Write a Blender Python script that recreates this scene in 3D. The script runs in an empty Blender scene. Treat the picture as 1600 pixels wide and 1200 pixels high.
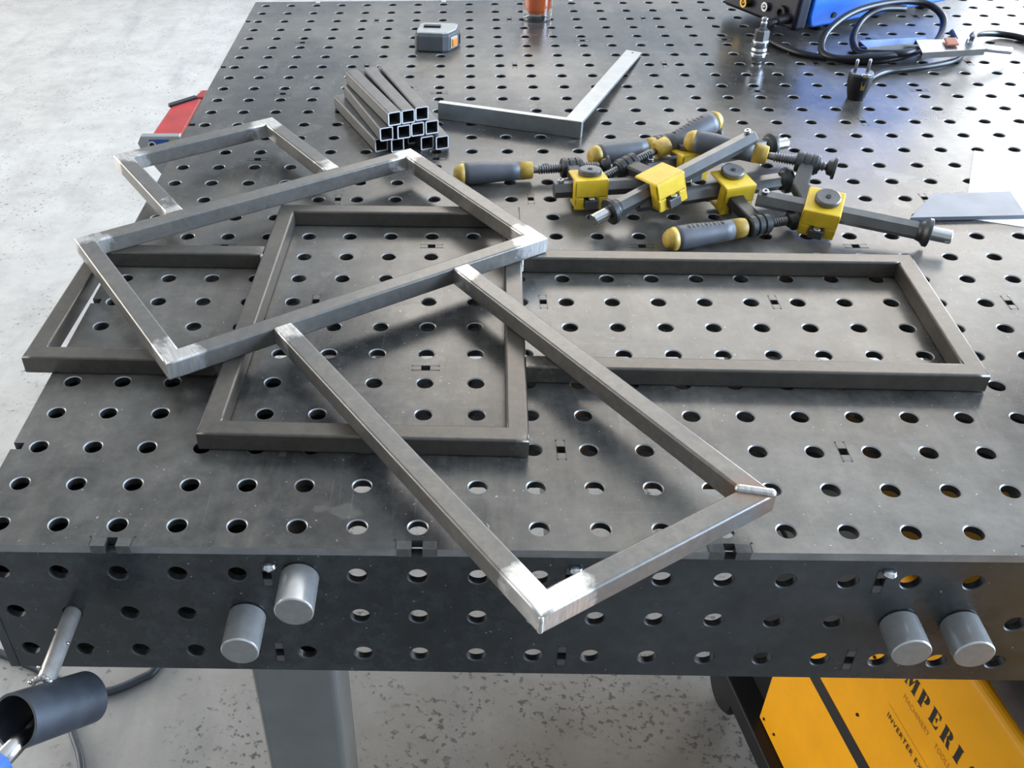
import bpy, bmesh, math, random
from mathutils import Vector, Matrix, noise
from mathutils.geometry import tessellate_polygon
random.seed(7)
S = bpy.context.scene
COL = S.collection
PI = math.pi

# ------------------------------------------------------------------ camera
cam_d = bpy.data.cameras.new('camera'); cam = bpy.data.objects.new('camera', cam_d); COL.objects.link(cam)
F_PX, PX, PY = 1559.59, 660.58, 649.18          # focal length and principal point in a 1600 x 1200 frame
cam.location = (0.3821, -0.5870, 0.5814)
cam.rotation_euler = (0.9022, 0.0171, 0.0309)
cam_d.sensor_fit = 'HORIZONTAL'; cam_d.sensor_width = 36.0
cam_d.lens = F_PX/1600*36.0
cam_d.shift_x = (800-PX)/1600; cam_d.shift_y = (PY-600)/1600
cam_d.clip_start = 0.01; cam_d.clip_end = 100
S.camera = cam

# ------------------------------------------------------------------ light
S.view_settings.view_transform = 'Standard'; S.view_settings.look = 'None'
S.view_settings.gamma = 1.0; S.view_settings.use_curve_mapping = False
S.view_settings.exposure = 1.1
W = bpy.data.worlds.new('overcast_sky'); S.world = W; W.use_nodes = True
W.node_tree.nodes['Background'].inputs[0].default_value = (0.80, 0.90, 1.0, 1)
W.node_tree.nodes['Background'].inputs[1].default_value = 1.0

def area(name, loc, target, sx, sy, power, color):
    l = bpy.data.lights.new(name, 'AREA'); l.shape = 'RECTANGLE'; l.size = sx; l.size_y = sy
    l.energy = power; l.color = color
    o = bpy.data.objects.new(name, l); COL.objects.link(o); o.location = loc
    o.rotation_euler = (Vector(target)-Vector(loc)).to_track_quat('-Z', 'Y').to_euler()
    return o
# daylight standing in the openings of the workshop walls, plus one added fill at left
area('daylight_high_window', (2.1, 5.45, 3.2), (2.1, 0, 3.2), 4.6, 1.8, 80, (1.0, 0.90, 0.78))
area('daylight_back_door', (4.4, 5.45, 0.20), (4.4, 0, 0.20), 2.0, 2.1, 165, (0.93, 0.96, 1.0))
area('daylight_side_door', (5.45, 0.6, 0.9), (0, 0.6, 0.9), 4.2, 3.4, 720, (0.56, 0.74, 1.0))
area('left_fill_light', (-5.45, 2.9, 0.7), (0, 2.9, 0.7), 5.0, 3.0, 215, (1.0, 0.94, 0.86))  # unseen door, added to brighten the left floor and the yellow machine
S.cycles.max_bounces = 7; S.cycles.diffuse_bounces = 3; S.cycles.glossy_bounces = 3; S.cycles.transmission_bounces = 6
# ------------------------------------------------------------------ node helpers
def mat(name):
    m = bpy.data.materials.new(name); m.use_nodes = True
    nt = m.node_tree; b = nt.nodes['Principled BSDF']
    return m, nt, b
def N(nt, t, **k):
    n = nt.nodes.new(t)
    for a, v in k.items():
        if a.startswith('i_'): n.inputs[a[2:].replace('_', ' ')].default_value = v
        else: setattr(n, a, v)
    return n
def noise_tex(nt, scale, detail=6, rough=.6, coord='Object', sc=None):
    tc = N(nt, 'ShaderNodeTexCoord'); n = N(nt, 'ShaderNodeTexNoise')
    n.inputs['Scale'].default_value = scale; n.inputs['Detail'].default_value = detail; n.inputs['Roughness'].default_value = rough
    if sc:
        mp = N(nt, 'ShaderNodeMapping'); mp.inputs['Scale'].default_value = sc
        nt.links.new(tc.outputs[coord], mp.inputs[0]); nt.links.new(mp.outputs[0], n.inputs['Vector'])
    else: nt.links.new(tc.outputs[coord], n.inputs['Vector'])
    return n.outputs['Fac']
def ramp(nt, fac, stops):
    r = N(nt, 'ShaderNodeValToRGB'); e = r.color_ramp.elements
    while len(e) < len(stops): e.new(.5)
    for el, (p, c) in zip(e, stops):
        el.position = p; el.color = (c, c, c, 1) if not hasattr(c, '__len__') else (*c, 1)
    nt.links.new(fac, r.inputs[0]); return r.outputs[0]
def mix(nt, fac, a, b, mode='MIX'):
    m = N(nt, 'ShaderNodeMix', data_type='RGBA', blend_type=mode)
    for s, v in ((m.inputs[0], fac), (m.inputs[6], a), (m.inputs[7], b)):
        if hasattr(v, 'is_linked'): nt.links.new(v, s)
        elif hasattr(v, '__len__'): s.default_value = (*v, 1)
        else: s.default_value = v
    return m.outputs[2]
def math_(nt, op, a, b=0.0):
    m = N(nt, 'ShaderNodeMath', operation=op)
    for s, v in zip(m.inputs, (a, b)):
        if hasattr(v, 'is_linked'): nt.links.new(v, s)
        else: s.default_value = v
    return m.outputs[0]
def bump(nt, b, h, strength, dist):
    n = N(nt, 'ShaderNodeBump'); n.inputs['Strength'].default_value = strength; n.inputs['Distance'].default_value = dist
    nt.links.new(h, n.inputs['Height']); nt.links.new(n.outputs[0], b.inputs['Normal'])
def plain(name, col, rough=.5, metal=0.0, var=0.0, vscale=40, bmp=0.0, spec=.5):
    m, nt, b = mat(name)
    b.inputs['Roughness'].default_value = rough; b.inputs['Metallic'].default_value = metal
    b.inputs['Specular IOR Level'].default_value = spec
    if var:
        f = noise_tex(nt, vscale)
        c = mix(nt, ramp(nt, f, [(.3, 0), (.7, 1)]), tuple(x*(1-var) for x in col), tuple(min(1, x*(1+var)) for x in col))
        nt.links.new(c, b.inputs['Base Color'])
        if bmp: bump(nt, b, f, bmp, .001)
    else: b.inputs['Base Color'].default_value = (*col, 1)
    return m
M = {}
ZFLOOR = -0.85
def steel_plate(name, lo, hi, dust, dustamt, rough, metal, patch, flecks):
    m, nt, b = mat(name)
    f1 = noise_tex(nt, 5.0, 8, .65); f2 = noise_tex(nt, 60, 6, .7); f3 = noise_tex(nt, 2.2, 4, .55)
    c = mix(nt, ramp(nt, f1, [(.3, 0), (.72, 1)]), lo, hi)
    fine = ramp(nt, f2, [(.32, .55), (.7, 1.35)])
    c = mix(nt, 1.0, c, fine, 'MULTIPLY')
    dm = math_(nt, 'MULTIPLY', ramp(nt, f3, [(.42, 0), (.66, 1)]), dustamt)
    c = mix(nt, dm, c, dust)
    st_ = ramp(nt, noise_tex(nt, 3.0, 7, .7, sc=(5.5, 1.0, 1.0)), [(.50, 0), (.70, 1)])
    c = mix(nt, math_(nt, 'MULTIPLY', st_, dustamt*.75), c, dust)
    mo = ramp(nt, noise_tex(nt, 19, 8, .75), [(.34, .62), (.68, 1.32)])
    c = mix(nt, 1.0, c, mo, 'MULTIPLY')
    for sc_ in ((1, 60, 1), (45, 1.6, 1)):
        ln = ramp(nt, noise_tex(nt, 5.0, 2, .5, sc=sc_), [(.70, 0), (.73, 1)])
        c = mix(nt, math_(nt, 'MULTIPLY', ln, .22), c, dust)
    # bare worn patches with an outline of their own
    f4 = noise_tex(nt, 11, 3, .5)
    pm = ramp(nt, f4, [(patch, 0), (patch+.02, 1)])
    c = mix(nt, math_(nt, 'MULTIPLY', pm, .45), c, (.13, .125, .115))
    # small spatter flecks
    f5 = noise_tex(nt, 260, 2, .4)
    fm = ramp(nt, f5, [(flecks, 0), (flecks+.015, 1)])
    c = mix(nt, math_(nt, 'MULTIPLY', fm, .8), c, (.34, .33, .31))
    nt.links.new(c, b.inputs['Base Color'])
    me = math_(nt, 'SUBTRACT', metal, math_(nt, 'MULTIPLY', dm, .45))
    nt.links.new(me, b.inputs['Metallic'])
    r = math_(nt, 'ADD', math_(nt, 'MULTIPLY', f1, .22), rough-.11)
    r = math_(nt, 'ADD', r, math_(nt, 'MULTIPLY', dm, .2))
    nt.links.new(r, b.inputs['Roughness'])
    bump(nt, b, f2, .12, .0006)
    return m
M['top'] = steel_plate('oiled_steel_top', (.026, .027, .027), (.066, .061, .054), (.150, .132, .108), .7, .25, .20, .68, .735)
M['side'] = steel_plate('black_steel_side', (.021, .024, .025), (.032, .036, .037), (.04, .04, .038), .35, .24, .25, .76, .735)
M['rim'] = plain('bright_cut_edge', (.26, .255, .245), .38, .4)
M['bore'] = plain('bore_steel', (.05, .05, .05), .4, .4, .2, 200)
M['edge'] = plain('worn_plate_edge', (.19, .186, .178), .36, .35, .25, 40)
M['tabm'] = plain('rib_tab_steel', (.085, .082, .076), .34, .4, .2, 300)
M['dark'] = plain('dark_gap', (.012, .012, .013), .8)

def tube_mat(name, base, grind_col, warm):
    m, nt, b = mat(name)
    f1 = noise_tex(nt, 14, 6, .6); f2 = noise_tex(nt, 120, 5, .7, sc=(1, 1, 1))
    c = mix(nt, ramp(nt, f1, [(.3, 0), (.7, 1)]), base, warm)
    c = mix(nt, 1.0, c, ramp(nt, f2, [(.3, .8), (.7, 1.15)]), 'MULTIPLY')
    at = N(nt, 'ShaderNodeAttribute', attribute_name='grind')
    g = math_(nt, 'ADD', at.outputs['Fac'], math_(nt, 'MULTIPLY', math_(nt, 'SUBTRACT', noise_tex(nt, 45, 5, .6), .5), .9))
    g = ramp(nt, g, [(.42, 0), (.62, 1)])
    at2 = N(nt, 'ShaderNodeAttribute', attribute_name='tint')
    c = mix(nt, at2.outputs['Fac'], c, (.16, .085, .05))
    br = ramp(nt, noise_tex(nt, 60, 3, .5, sc=(1, 8, 1)), [(.3, .7), (.7, 1.05)])
    gc = mix(nt, 1.0, grind_col, br, 'MULTIPLY')
    c = mix(nt, g, c, gc)
    nt.links.new(c, b.inputs['Base Color'])
    nt.links.new(math_(nt, 'ADD', math_(nt, 'MULTIPLY', g, .45), .40), b.inputs['Metallic'])
    nt.links.new(math_(nt, 'ADD', math_(nt, 'MULTIPLY', f1, .15), .27), b.inputs['Roughness'])
    bump(nt, b, f2, .08, .0004)
    return m
M['tubeA'] = tube_mat('mill_scale_tube', (.108, .102, .095), (.66, .63, .59), (.145, .130, .110))
M['tubeB'] = tube_mat('mill_scale_tube_dark', (.066, .058, .050), (.30, .275, .24), (.096, .082, .066))
M['weld'] = plain('weld_bead', (0.434, 0.406, 0.378), .35, .9, .25, 300, .4)
M['rawtube'] = plain('raw_tube', (0.121, 0.1183, 0.1155), .42, .75, .15, 60)
M['cut'] = plain('sawn_tube_edge', (0.5904, 0.5904, 0.5904), .45, .1)
M['inside'] = plain('tube_inside', (.05, .05, .05), .7, .3)
M['chrome'] = plain('turned_steel', (0.4464, 0.4392, 0.4248), .22, 1.0, .08, 90)
M['turned'] = plain('lathe_turned_steel', (.50, .49, .47), .27, .68, .10, 90)
M['faced'] = plain('faced_steel', (0.275, 0.2695, 0.2585), .45, .8, .12, 120)
M['galv'] = plain('ground_steel', (0.3575, 0.364, 0.3575), .36, .9, .10, 50)
M['grey_leg'] = plain('grey_painted_steel', (.15, .155, .145), .5, .2, .18, 9, .1)
M['pipe'] = plain('blued_pipe', (0.051, 0.057, 0.0672), .48, .6, .3, 30)
M['rustrod'] = plain('worn_rod', (.30, .28, .26), .36, .55, .25, 60, .15)
M['blue_grip'] = plain('blue_grip', (.02, .08, .27), .45)
M['yellow'] = plain('yellow_paint', (0.6, 0.39, 0.015), .42, 0, .12, 60, .05)
M['grip'] = plain('grey_grip', (0.0725, 0.075, 0.0825), .5, 0, .18, 45, .1)
M['gripend'] = plain('worn_yellow_grip', (0.403, 0.26, 0.039), .5, 0, .3, 90)
M['forged'] = plain('forged_steel', (.055, .055, .055), .42, .7, .2, 70, .2)
M['bar'] = plain('hex_bar_steel', (.115, .113, .110), .34, .60, .18, 45)
M['thread'] = plain('thread_steel', (.20, .20, .20), .3, .9)
M['blackpl'] = plain('black_plastic', (.008, .008, .009), .42, spec=.3)
M['rubber'] = plain('cable_rubber', (.007, .007, .008), .36, spec=.3)
M['blue'] = plain('blue_paint', (0.0052, 0.104, 0.468), .38, 0, .06, 20)
M['navy'] = plain('dark_panel', (.003, .003, .010), .4, spec=.25)
M['brass'] = plain('brass', (0.49, 0.336, 0.112), .28, 1.0)
M['zinc'] = plain('zinc_plate', (0.504, 0.511, 0.518), .25, 1.0, .08, 60)
M['copper'] = plain('copper_pad', (0.315, 0.14, 0.098), .4, .7)
M['paper'] = plain('white_paper', (.86, .86, .85), .7)
M['flat'] = plain('flat_bar', (.13, .14, .16), .5, .15, .18, 25)
M['orange'] = plain('orange_button', (0.595, 0.175, 0.021), .4)
M['tape_grey'] = plain('tape_rubber', (0.06, 0.063, 0.066), .55, 0, .15, 60)
M['tape_light'] = plain('tape_face', (0.2976, 0.2976, 0.2852), .5, 0, .1, 60)
M['red'] = plain('red_plastic', (0.3575, 0.013, 0.013), .45, 0, .2, 25)
M['amber'] = plain('machine_yellow', (.68, .300, .006), .5, 0, .07, 14, .03, spec=.25)
M['ink'] = plain('black_ink', (.012, .010, .010), .5)
M['faint'] = plain('faint_ink', (.50, .20, .01), .5)
M['rag'] = plain('brown_rag', (.06, .045, .040), .9, 0, .3, 40, .5)
M['label_blue'] = plain('blue_sticker', (0.006, 0.06, 0.252), .4)
M['label_yellow'] = plain('yellow_sticker', (0.42, 0.33, 0.072), .4)
M['alu'] = plain('aluminium', (0.338, 0.3445, 0.3445), .4, .7, .1, 40)
m, nt, b = mat('clear_glass'); nt.nodes.remove(b)
tr = N(nt, 'ShaderNodeBsdfTransparent'); tr.inputs[0].default_value = (.93, .94, .94, 1)
gs = N(nt, 'ShaderNodeBsdfGlossy'); gs.inputs['Roughness'].default_value = .03
lw = N(nt, 'ShaderNodeLayerWeight'); lw.inputs[0].default_value = .5
fc = math_(nt, 'ADD', math_(nt, 'MULTIPLY', math_(nt, 'POWER', lw.outputs['Facing'], 2.0), .75), .12)
mx = N(nt, 'ShaderNodeMixShader'); nt.links.new(fc, mx.inputs[0]); nt.links.new(tr.outputs[0], mx.inputs[1]); nt.links.new(gs.outputs[0], mx.inputs[2])
nt.links.new(mx.outputs[0], nt.nodes['Material Output'].inputs[0]); M['glass'] = m
m, nt, b = mat('orange_drink'); b.inputs['Base Color'].default_value = (.92, .17, .015, 1); b.inputs['Roughness'].default_value = .15
M['drink'] = m

m, nt, b = mat('concrete')
f1 = noise_tex(nt, .9, 6, .6); f2 = noise_tex(nt, 7, 8, .7); f3 = noise_tex(nt, 80, 5, .62); f4 = noise_tex(nt, 9, 5, .65)
c = mix(nt, ramp(nt, f1, [(.3, 0), (.7, 1)]), (.36, .345, .32), (.44, .428, .405))
c = mix(nt, 1.0, c, ramp(nt, f2, [(.3, .80), (.65, 1.08)]), 'MULTIPLY')
# stained, ragged-edged ground; shade under the table is painted into this colour too
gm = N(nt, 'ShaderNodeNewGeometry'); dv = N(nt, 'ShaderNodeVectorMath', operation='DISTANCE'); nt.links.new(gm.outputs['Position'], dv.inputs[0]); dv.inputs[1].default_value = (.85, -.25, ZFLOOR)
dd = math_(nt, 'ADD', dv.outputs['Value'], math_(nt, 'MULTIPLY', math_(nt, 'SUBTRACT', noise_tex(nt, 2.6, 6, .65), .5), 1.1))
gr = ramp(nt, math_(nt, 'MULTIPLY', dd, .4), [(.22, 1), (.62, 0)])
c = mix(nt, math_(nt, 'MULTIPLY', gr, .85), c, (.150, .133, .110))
pits = math_(nt, 'MULTIPLY', ramp(nt, math_(nt, 'ADD', f3, math_(nt, 'MULTIPLY', gr, .05)), [(.585, 0), (.64, 1)]), ramp(nt, math_(nt, 'ADD', f4, math_(nt, 'MULTIPLY', gr, .08)), [(.47, 0), (.58, 1)]))
c = mix(nt, math_(nt, 'MULTIPLY', pits, .75), c, (.045, .041, .037))
sm = ramp(nt, noise_tex(nt, 2.2, 5, .6, sc=(3.5, .7, 1)), [(.55, 0), (.72, 1)])
c = mix(nt, math_(nt, 'MULTIPLY', sm, .42), c, (.19, .19, .195))
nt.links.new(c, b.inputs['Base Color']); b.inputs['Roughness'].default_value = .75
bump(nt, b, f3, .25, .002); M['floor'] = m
M['wall'] = plain('wall_paint', (.38, .38, .37), .8, 0, .06, 2)
M['ceil'] = plain('ceiling_sheet', (.42, .42, .41), .8, 0, .06, 2)

# ------------------------------------------------------------------ mesh helpers
def frame_of(d):
    d = Vector(d).normalized(); a = Vector((0, 0, 1)) if abs(d.z) < .9 else Vector((1, 0, 0))
    u = d.cross(a).normalized(); return u, d.cross(u).normalized(), d
class MB:
    def __init__(s): s.v = []; s.f = []; s.m = []; s.sm = []
    def add(s, vs, fs, mi=0, smooth=False):
        o = len(s.v); s.v += [tuple(v) for v in vs]
        for f in fs: s.f.append([i+o for i in f]); s.m.append(mi); s.sm.append(smooth)
        return s
    def box(s, c, size, rot=None, mi=0, taper=None):
        hx, hy, hz = (k/2 for k in size); vs = []
        for z in (-hz, hz):
            k = 1.0 if taper is None or z < 0 else taper
            vs += [Vector((x*k, y*k, z)) for x, y in ((-hx, -hy), (hx, -hy), (hx, hy), (-hx, hy))]
        if rot is not None: vs = [rot @ v for v in vs]
        vs = [v+Vector(c) for v in vs]
        return s.add(vs, [(3, 2, 1, 0), (4, 5, 6, 7), (0, 1, 5, 4), (1, 2, 6, 5), (2, 3, 7, 6), (3, 0, 4, 7)], mi)
    def lathe(s, prof, p0, d, seg=24, mi=0, smooth=True, caps=(True, True), sq=None):
        u, w, d = frame_of(d); p0 = Vector(p0); vs = []
        if smooth and len(prof) > 2:
            q = [Vector(p_) for p_ in prof]; seg_d = [(q[k+1]-q[k]) for k in range(len(q)-1)]
            sharp = [False]*len(q)
            for k in range(1, len(q)-1):
                if seg_d[k-1].length > 1e-6 and seg_d[k].length > 1e-6 and seg_d[k-1].angle(seg_d[k]) > .42: sharp[k] = True
            out = []
            for k in range(len(q)):
                out.append(q[k])
                if k < len(q)-1:
                    L_ = seg_d[k].length
                    if L_ > .0006:
                        e_ = min(.2*L_, .0004)/L_
                        if sharp[k]: out.append(q[k]+seg_d[k]*e_)
                        if sharp[k+1]: out.append(q[k]+seg_d[k]*(1-e_))
            prof = [tuple(p_) for p_ in out]
        n = len(prof)
        for (t, r) in prof:
            for i in range(seg):
                a = 2*PI*i/seg; vs.append(p0+d*t+(u*math.cos(a)+w*math.sin(a))*r)
        fs = [(i*seg+j, i*seg+(j+1) % seg, (i+1)*seg+(j+1) % seg, (i+1)*seg+j) for i in range(n-1) for j in range(seg)]
        o = len(s.v); s.add(vs, fs, mi, smooth)
        cf = []
        if caps[0]: cf.append(list(range(seg))[::-1])
        if caps[1]: cf.append(list(range((n-1)*seg, n*seg)))
        for f in cf: s.f.append([i+o for i in f]); s.m.append(mi); s.sm.append(False)
        return s
    def cyl(s, p0, p1, r, seg=20, mi=0, r1=None, ch=0.0):
        p0, p1 = Vector(p0), Vector(p1); L = (p1-p0).length; r1 = r if r1 is None else r1
        if ch: prof = [(0, r-ch), (ch, r), (L-ch, r1), (L, r1-ch)]
        else: prof = [(0, r), (L, r1)]
        return s.lathe(prof, p0, p1-p0, seg, mi)
    def tube(s, pts, r, seg=10, mi=0, sub=6):
        pts = [Vector(p) for p in pts]
        if sub > 1:
            q = []
            for i in range(len(pts)-1):
                a, b_, c_, d_ = pts[max(i-1, 0)], pts[i], pts[i+1], pts[min(i+2, len(pts)-1)]
                for k in range(sub):
                    t = k/sub
                    q.append(.5*((2*b_)+(c_-a)*t+(2*a-5*b_+4*c_-d_)*t*t+(3*b_-a-3*c_+d_)*t**3))
            q.append(pts[-1]); pts = q
        vs = []; u = None
        for i, p in enumerate(pts):
            t = (pts[min(i+1, len(pts)-1)]-pts[max(i-1, 0)]).normalized()
            if u is None: u = frame_of(t)[0]
            u = (u-t*u.dot(t)).normalized(); w = t.cross(u)
            for j in range(seg):
                a = 2*PI*j/seg; vs.append(p+(u*math.cos(a)+w*math.sin(a))*r)
        n = len(pts)
        fs = [(i*seg+j, i*seg+(j+1) % seg, (i+1)*seg+(j+1) % seg, (i+1)*seg+j) for i in range(n-1) for j in range(seg)]
        fs += [list(range(seg))[::-1], list(range((n-1)*seg, n*seg))]
        return s.add(vs, fs, mi, True)
    def prism(s, poly, z0, z1, mi=0, fn=None):
        n = len(poly); fn = fn or (lambda x, y, z: (x, y, z))
        vs = [fn(x, y, z0) for x, y in poly]+[fn(x, y, z1) for x, y in poly]
        return s.add(vs, [list(range(n))[::-1], list(range(n, 2*n))]+[(i, (i+1) % n, n+(i+1) % n, n+i) for i in range(n)], mi)
    def mesh(s, name, mats):
        me = bpy.data.meshes.new(name); me.from_pydata(s.v, [], s.f)
        for m_ in (mats if isinstance(mats, (list, tuple)) else [mats]): me.materials.append(M[m_] if isinstance(m_, str) else m_)
        me.polygons.foreach_set('material_index', s.m); me.polygons.foreach_set('use_smooth', s.sm); me.update()
        bm = bmesh.new(); bm.from_mesh(me); bmesh.ops.recalc_face_normals(bm, faces=bm.faces); bm.to_mesh(me); bm.free()
        return me
    def build(s, name, mats, parent=None, bevel=0.0, seg=2):
        return link(name, s.mesh(name, mats), parent, bevel, seg)
def link(name, me, parent=None, bevel=0.0, seg=2):
    o = bpy.data.objects.new(name, me); COL.objects.link(o)
    if parent: o.parent = parent
    if bevel:
        b_ = o.modifiers.new('bevel', 'BEVEL'); b_.width = bevel; b_.segments = seg; b_.limit_method = 'ANGLE'; b_.angle_limit = math.radians(40)
    return o
def tag(o, label=None, cat=None, group=None, kind=None):
    for k, v in (('label', label), ('category', cat), ('group', group), ('kind', kind)):
        if v: o[k] = v
    return o
def empty(name, label, cat, loc=(0, 0, 0), rot=None, group=None):
    o = bpy.data.objects.new(name, None); COL.objects.link(o); o.empty_display_size = .03
    o.location = loc
    if rot is not None: o.rotation_euler = rot.to_euler() if isinstance(rot, Matrix) else rot
    return tag(o, label, cat, group)
def basis(x, y, z): return Matrix((x, y, z)).transposed()
def Rz(a): return Matrix.Rotation(a, 3, 'Z')
def rounded(poly_w, poly_d, r, n=5):
    pts = []
    for cx, cy, a0 in ((poly_w/2-r, poly_d/2-r, 0), (-poly_w/2+r, poly_d/2-r, PI/2), (-poly_w/2+r, -poly_d/2+r, PI), (poly_w/2-r, -poly_d/2+r, 1.5*PI)):
        for k in range(n+1):
            a = a0+PI/2*k/n; pts.append((cx+r*math.cos(a), cy+r*math.sin(a)))
    return pts

# ------------------------------------------------------------------ the workshop shell
ZF = -0.85; CEIL = 4.3
def struct(name, mb, m_): return tag(mb.build(name, m_), kind='structure')
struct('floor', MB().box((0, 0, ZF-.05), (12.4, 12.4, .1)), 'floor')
struct('ceiling', MB().box((0, 0, CEIL+.05), (12.4, 12.4, .1)), 'ceil')
H = CEIL-ZF; ZM = (CEIL+ZF)/2
struct('wall_front', MB().box((0, -6.1, ZM), (12.4, .2, H)), 'wall')
def wall_with_openings(name, along, fixed, lo, hi, ops):
    # ops: list of (a0, a1, z0, z1), not overlapping along the wall's length or stacked
    mb = MB(); cuts = sorted({lo, hi, *[o_[0] for o_ in ops], *[o_[1] for o_ in ops]})
    for a0, a1 in zip(cuts, cuts[1:]):
        zs = [(o_[2], o_[3]) for o_ in ops if o_[0] <= a0+1e-6 and o_[1] >= a1-1e-6]; z = ZF
        for z0, z1 in sorted(zs)+[(CEIL, CEIL)]:
            if z0-z > 1e-4:
                c_, sz = ((a0+a1)/2, (z+z0)/2), (a1-a0, z0-z)
                if along == 'x': mb.box((c_[0], fixed, c_[1]), (sz[0], .2, sz[1]))
                else: mb.box((fixed, c_[0], c_[1]), (.2, sz[0], sz[1]))
            z = max(z, z1)
    return struct(name, mb, 'wall')
wall_with_openings('wall_back', 'x', 5.6, -6, 6, [(-.2, 2.9, 2.3, 4.1), (2.9, 4.4, 2.3, 4.1), (3.4, 5.4, ZF, 1.25)])
wall_with_openings('wall_left', 'y', -5.6, -6, 5.5, [(.4, 5.4, ZF, 2.2)])  # opening made up to go with the added left light
wall_with_openings('wall_right', 'y', 5.6, -6, 5.5, [(-1.5, 2.7, ZF, 2.6)])

# ------------------------------------------------------------------ welding table
TX0, TY0, PITCH = -.025, -.025, .05
NC, NR, TH, SKIRT = 60, 30, .008, .15
table = empty('welding_table', 'large black steel welding table drilled with a grid of round holes', 'table', (1.475, .725, ZF))
TOFF = Vector((-1.475, -.725, -ZF))
cell_cache = {}
def cell(notches, seg, r, rc):
    key = (tuple(sorted(notches.items())), seg)
    if key in cell_cache: return cell_cache[key]
    h = PITCH/2; out = []
    # side order: bottom, right, top, left; a notch is (half width, depth)
    for k in range(4):
        a = [(-h, -h), (h, -h), (h, h), (-h, h)][k]; d = [(1, 0), (0, 1), (-1, 0), (0, -1)][k]; n_ = [(0, 1), (-1, 0), (0, -1), (1, 0)][k]
        out.append(a)
        if k in notches:
            hw, dp = notches[k]; mx, my = a[0]+d[0]*h, a[1]+d[1]*h
            for sgn, dd in ((-1, 0), (-1, dp), (1, dp), (1, 0)):
                out.append((mx+d[0]*hw*sgn+n_[0]*dd, my+d[1]*hw*sgn+n_[1]*dd))
    circ = [(rc*math.cos(2*PI*i/seg), rc*math.sin(2*PI*i/seg)) for i in range(seg)]
    tri = tessellate_polygon([[Vector((*p, 0)) for p in out], [Vector((*p, 0)) for p in circ]])
    allp = out+circ; tris = []
    for t in tri:
        a, b_, c_ = (Vector(allp[i]) for i in t)
        if (b_-a).cross(c_-a) < 0: t = (t[0], t[2], t[1])
        tris.append(t)
    cell_cache[key] = (out, circ, tris); return cell_cache[key]
def drilled_plate(name, origin, ax, ay, nrm, nc, nr, notch_fn, seg_fn, mats, r=.008, ch=.0010):
    """plate of drilled cells; origin = corner, ax/ay in-plane axes, nrm outward"""
    origin, ax, ay, nrm = Vector(origin), Vector(ax), Vector(ay), Vector(nrm)
    V, Fc, Mi = [], [], []
    flip = ax.cross(ay).dot(nrm) < 0
    def put(f, mi): Fc.append(f[::-1] if flip else f); Mi.append(mi)
    for j in range(nr):
        for i in range(nc):
            nt_ = notch_fn(i, j); seg = seg_fn(i, j); rc = r+ch
            out, circ, tris = cell(nt_, seg, r, rc)
            c0 = origin+ax*(i+.5)*PITCH+ay*(j+.5)*PITCH
            P = lambda x, y, z: tuple(c0+ax*x+ay*y+nrm*z)
            o = len(V); no = len(out)
            V.extend(P(x, y, 0) for x, y in out+circ)
            for t in tris: put([o+k for k in t], 0)
            ob = len(V)
            V.extend(P(x, y, -TH) for x, y in out+circ)
            for t in tris: put([ob+k for k in t][::-1], 0)
            o2 = len(V)
            V.extend(P(x*r/rc, y*r/rc, -ch) for x, y in circ)
            for k in range(seg):
                k2 = (k+1) % seg
                put([o+no+k2, o+no+k, o2+k, o2+k2], 1)
                put([o2+k2, o2+k, ob+no+k, ob+no+k2], 2)
            # notch walls and outer edges of the plate
            for k in range(no):
                a, b_ = out[k], out[(k+1) % no]
                h = PITCH/2
                on = lambda q: (abs(abs(q[0])-h) < 1e-7 or abs(abs(q[1])-h) < 1e-7)
                same = on(a) and on(b_) and ((abs(a[0]-b_[0]) < 1e-7 and abs(abs(a[0])-h) < 1e-7) or (abs(a[1]-b_[1]) < 1e-7 and abs(abs(a[1])-h) < 1e-7))
                if same:
                    edge = (abs(a[0]-b_[0]) < 1e-7 and ((a[0] < 0 and i == 0) or (a[0] > 0 and i == nc-1))) or (abs(a[1]-b_[1]) < 1e-7 and ((a[1] < 0 and j == 0) or (a[1] > 0 and j == nr-1)))
                    if not edge: continue
                put([o+k, ob+k, ob+(k+1) % no, o+(k+1) % no], 3 if same else 2)
    me = bpy.data.meshes.new(name); me.from_pydata(V, [], Fc)
    for m_ in mats: me.materials.append(M[m_])
    me.polygons.foreach_set('material_index', Mi); me.update()
    return link(name, me, table)
SLOT = (.0045, .0038); EDGE = (.0045, .010)
def top_notch(i, j):
    d = {}
    if i % 5 == 2 and j % 5 == 4 and j < NR-1: d[2] = SLOT
    if i % 5 == 2 and j % 5 == 0 and j > 0: d[0] = SLOT
    if j % 5 == 2 and i % 5 == 4 and i < NC-1: d[1] = SLOT
    if j % 5 == 2 and i % 5 == 0 and i > 0: d[3] = SLOT
    if i % 5 == 2 and j == 0: d[0] = EDGE
    if i % 5 == 2 and j == NR-1: d[2] = EDGE
    if j % 5 == 2 and i == 0: d[3] = EDGE
    return d
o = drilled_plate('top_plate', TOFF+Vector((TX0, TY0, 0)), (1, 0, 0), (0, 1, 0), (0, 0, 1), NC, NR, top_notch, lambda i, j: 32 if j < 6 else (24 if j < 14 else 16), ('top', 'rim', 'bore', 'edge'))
def side_notch(i, j):
    d = {}
    if j in (0, 2) and i % 5 == 4: d[1] = SLOT
    if j in (0, 2) and i % 5 == 0 and i > 0: d[3] = SLOT
    return d
sm_ = ('side', 'bore', 'bore', 'side')
seg24 = lambda i, j: 28
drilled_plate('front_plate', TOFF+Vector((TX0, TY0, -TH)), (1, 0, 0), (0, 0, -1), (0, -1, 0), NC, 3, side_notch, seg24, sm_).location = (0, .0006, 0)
seg12 = lambda i, j: 14
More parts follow.
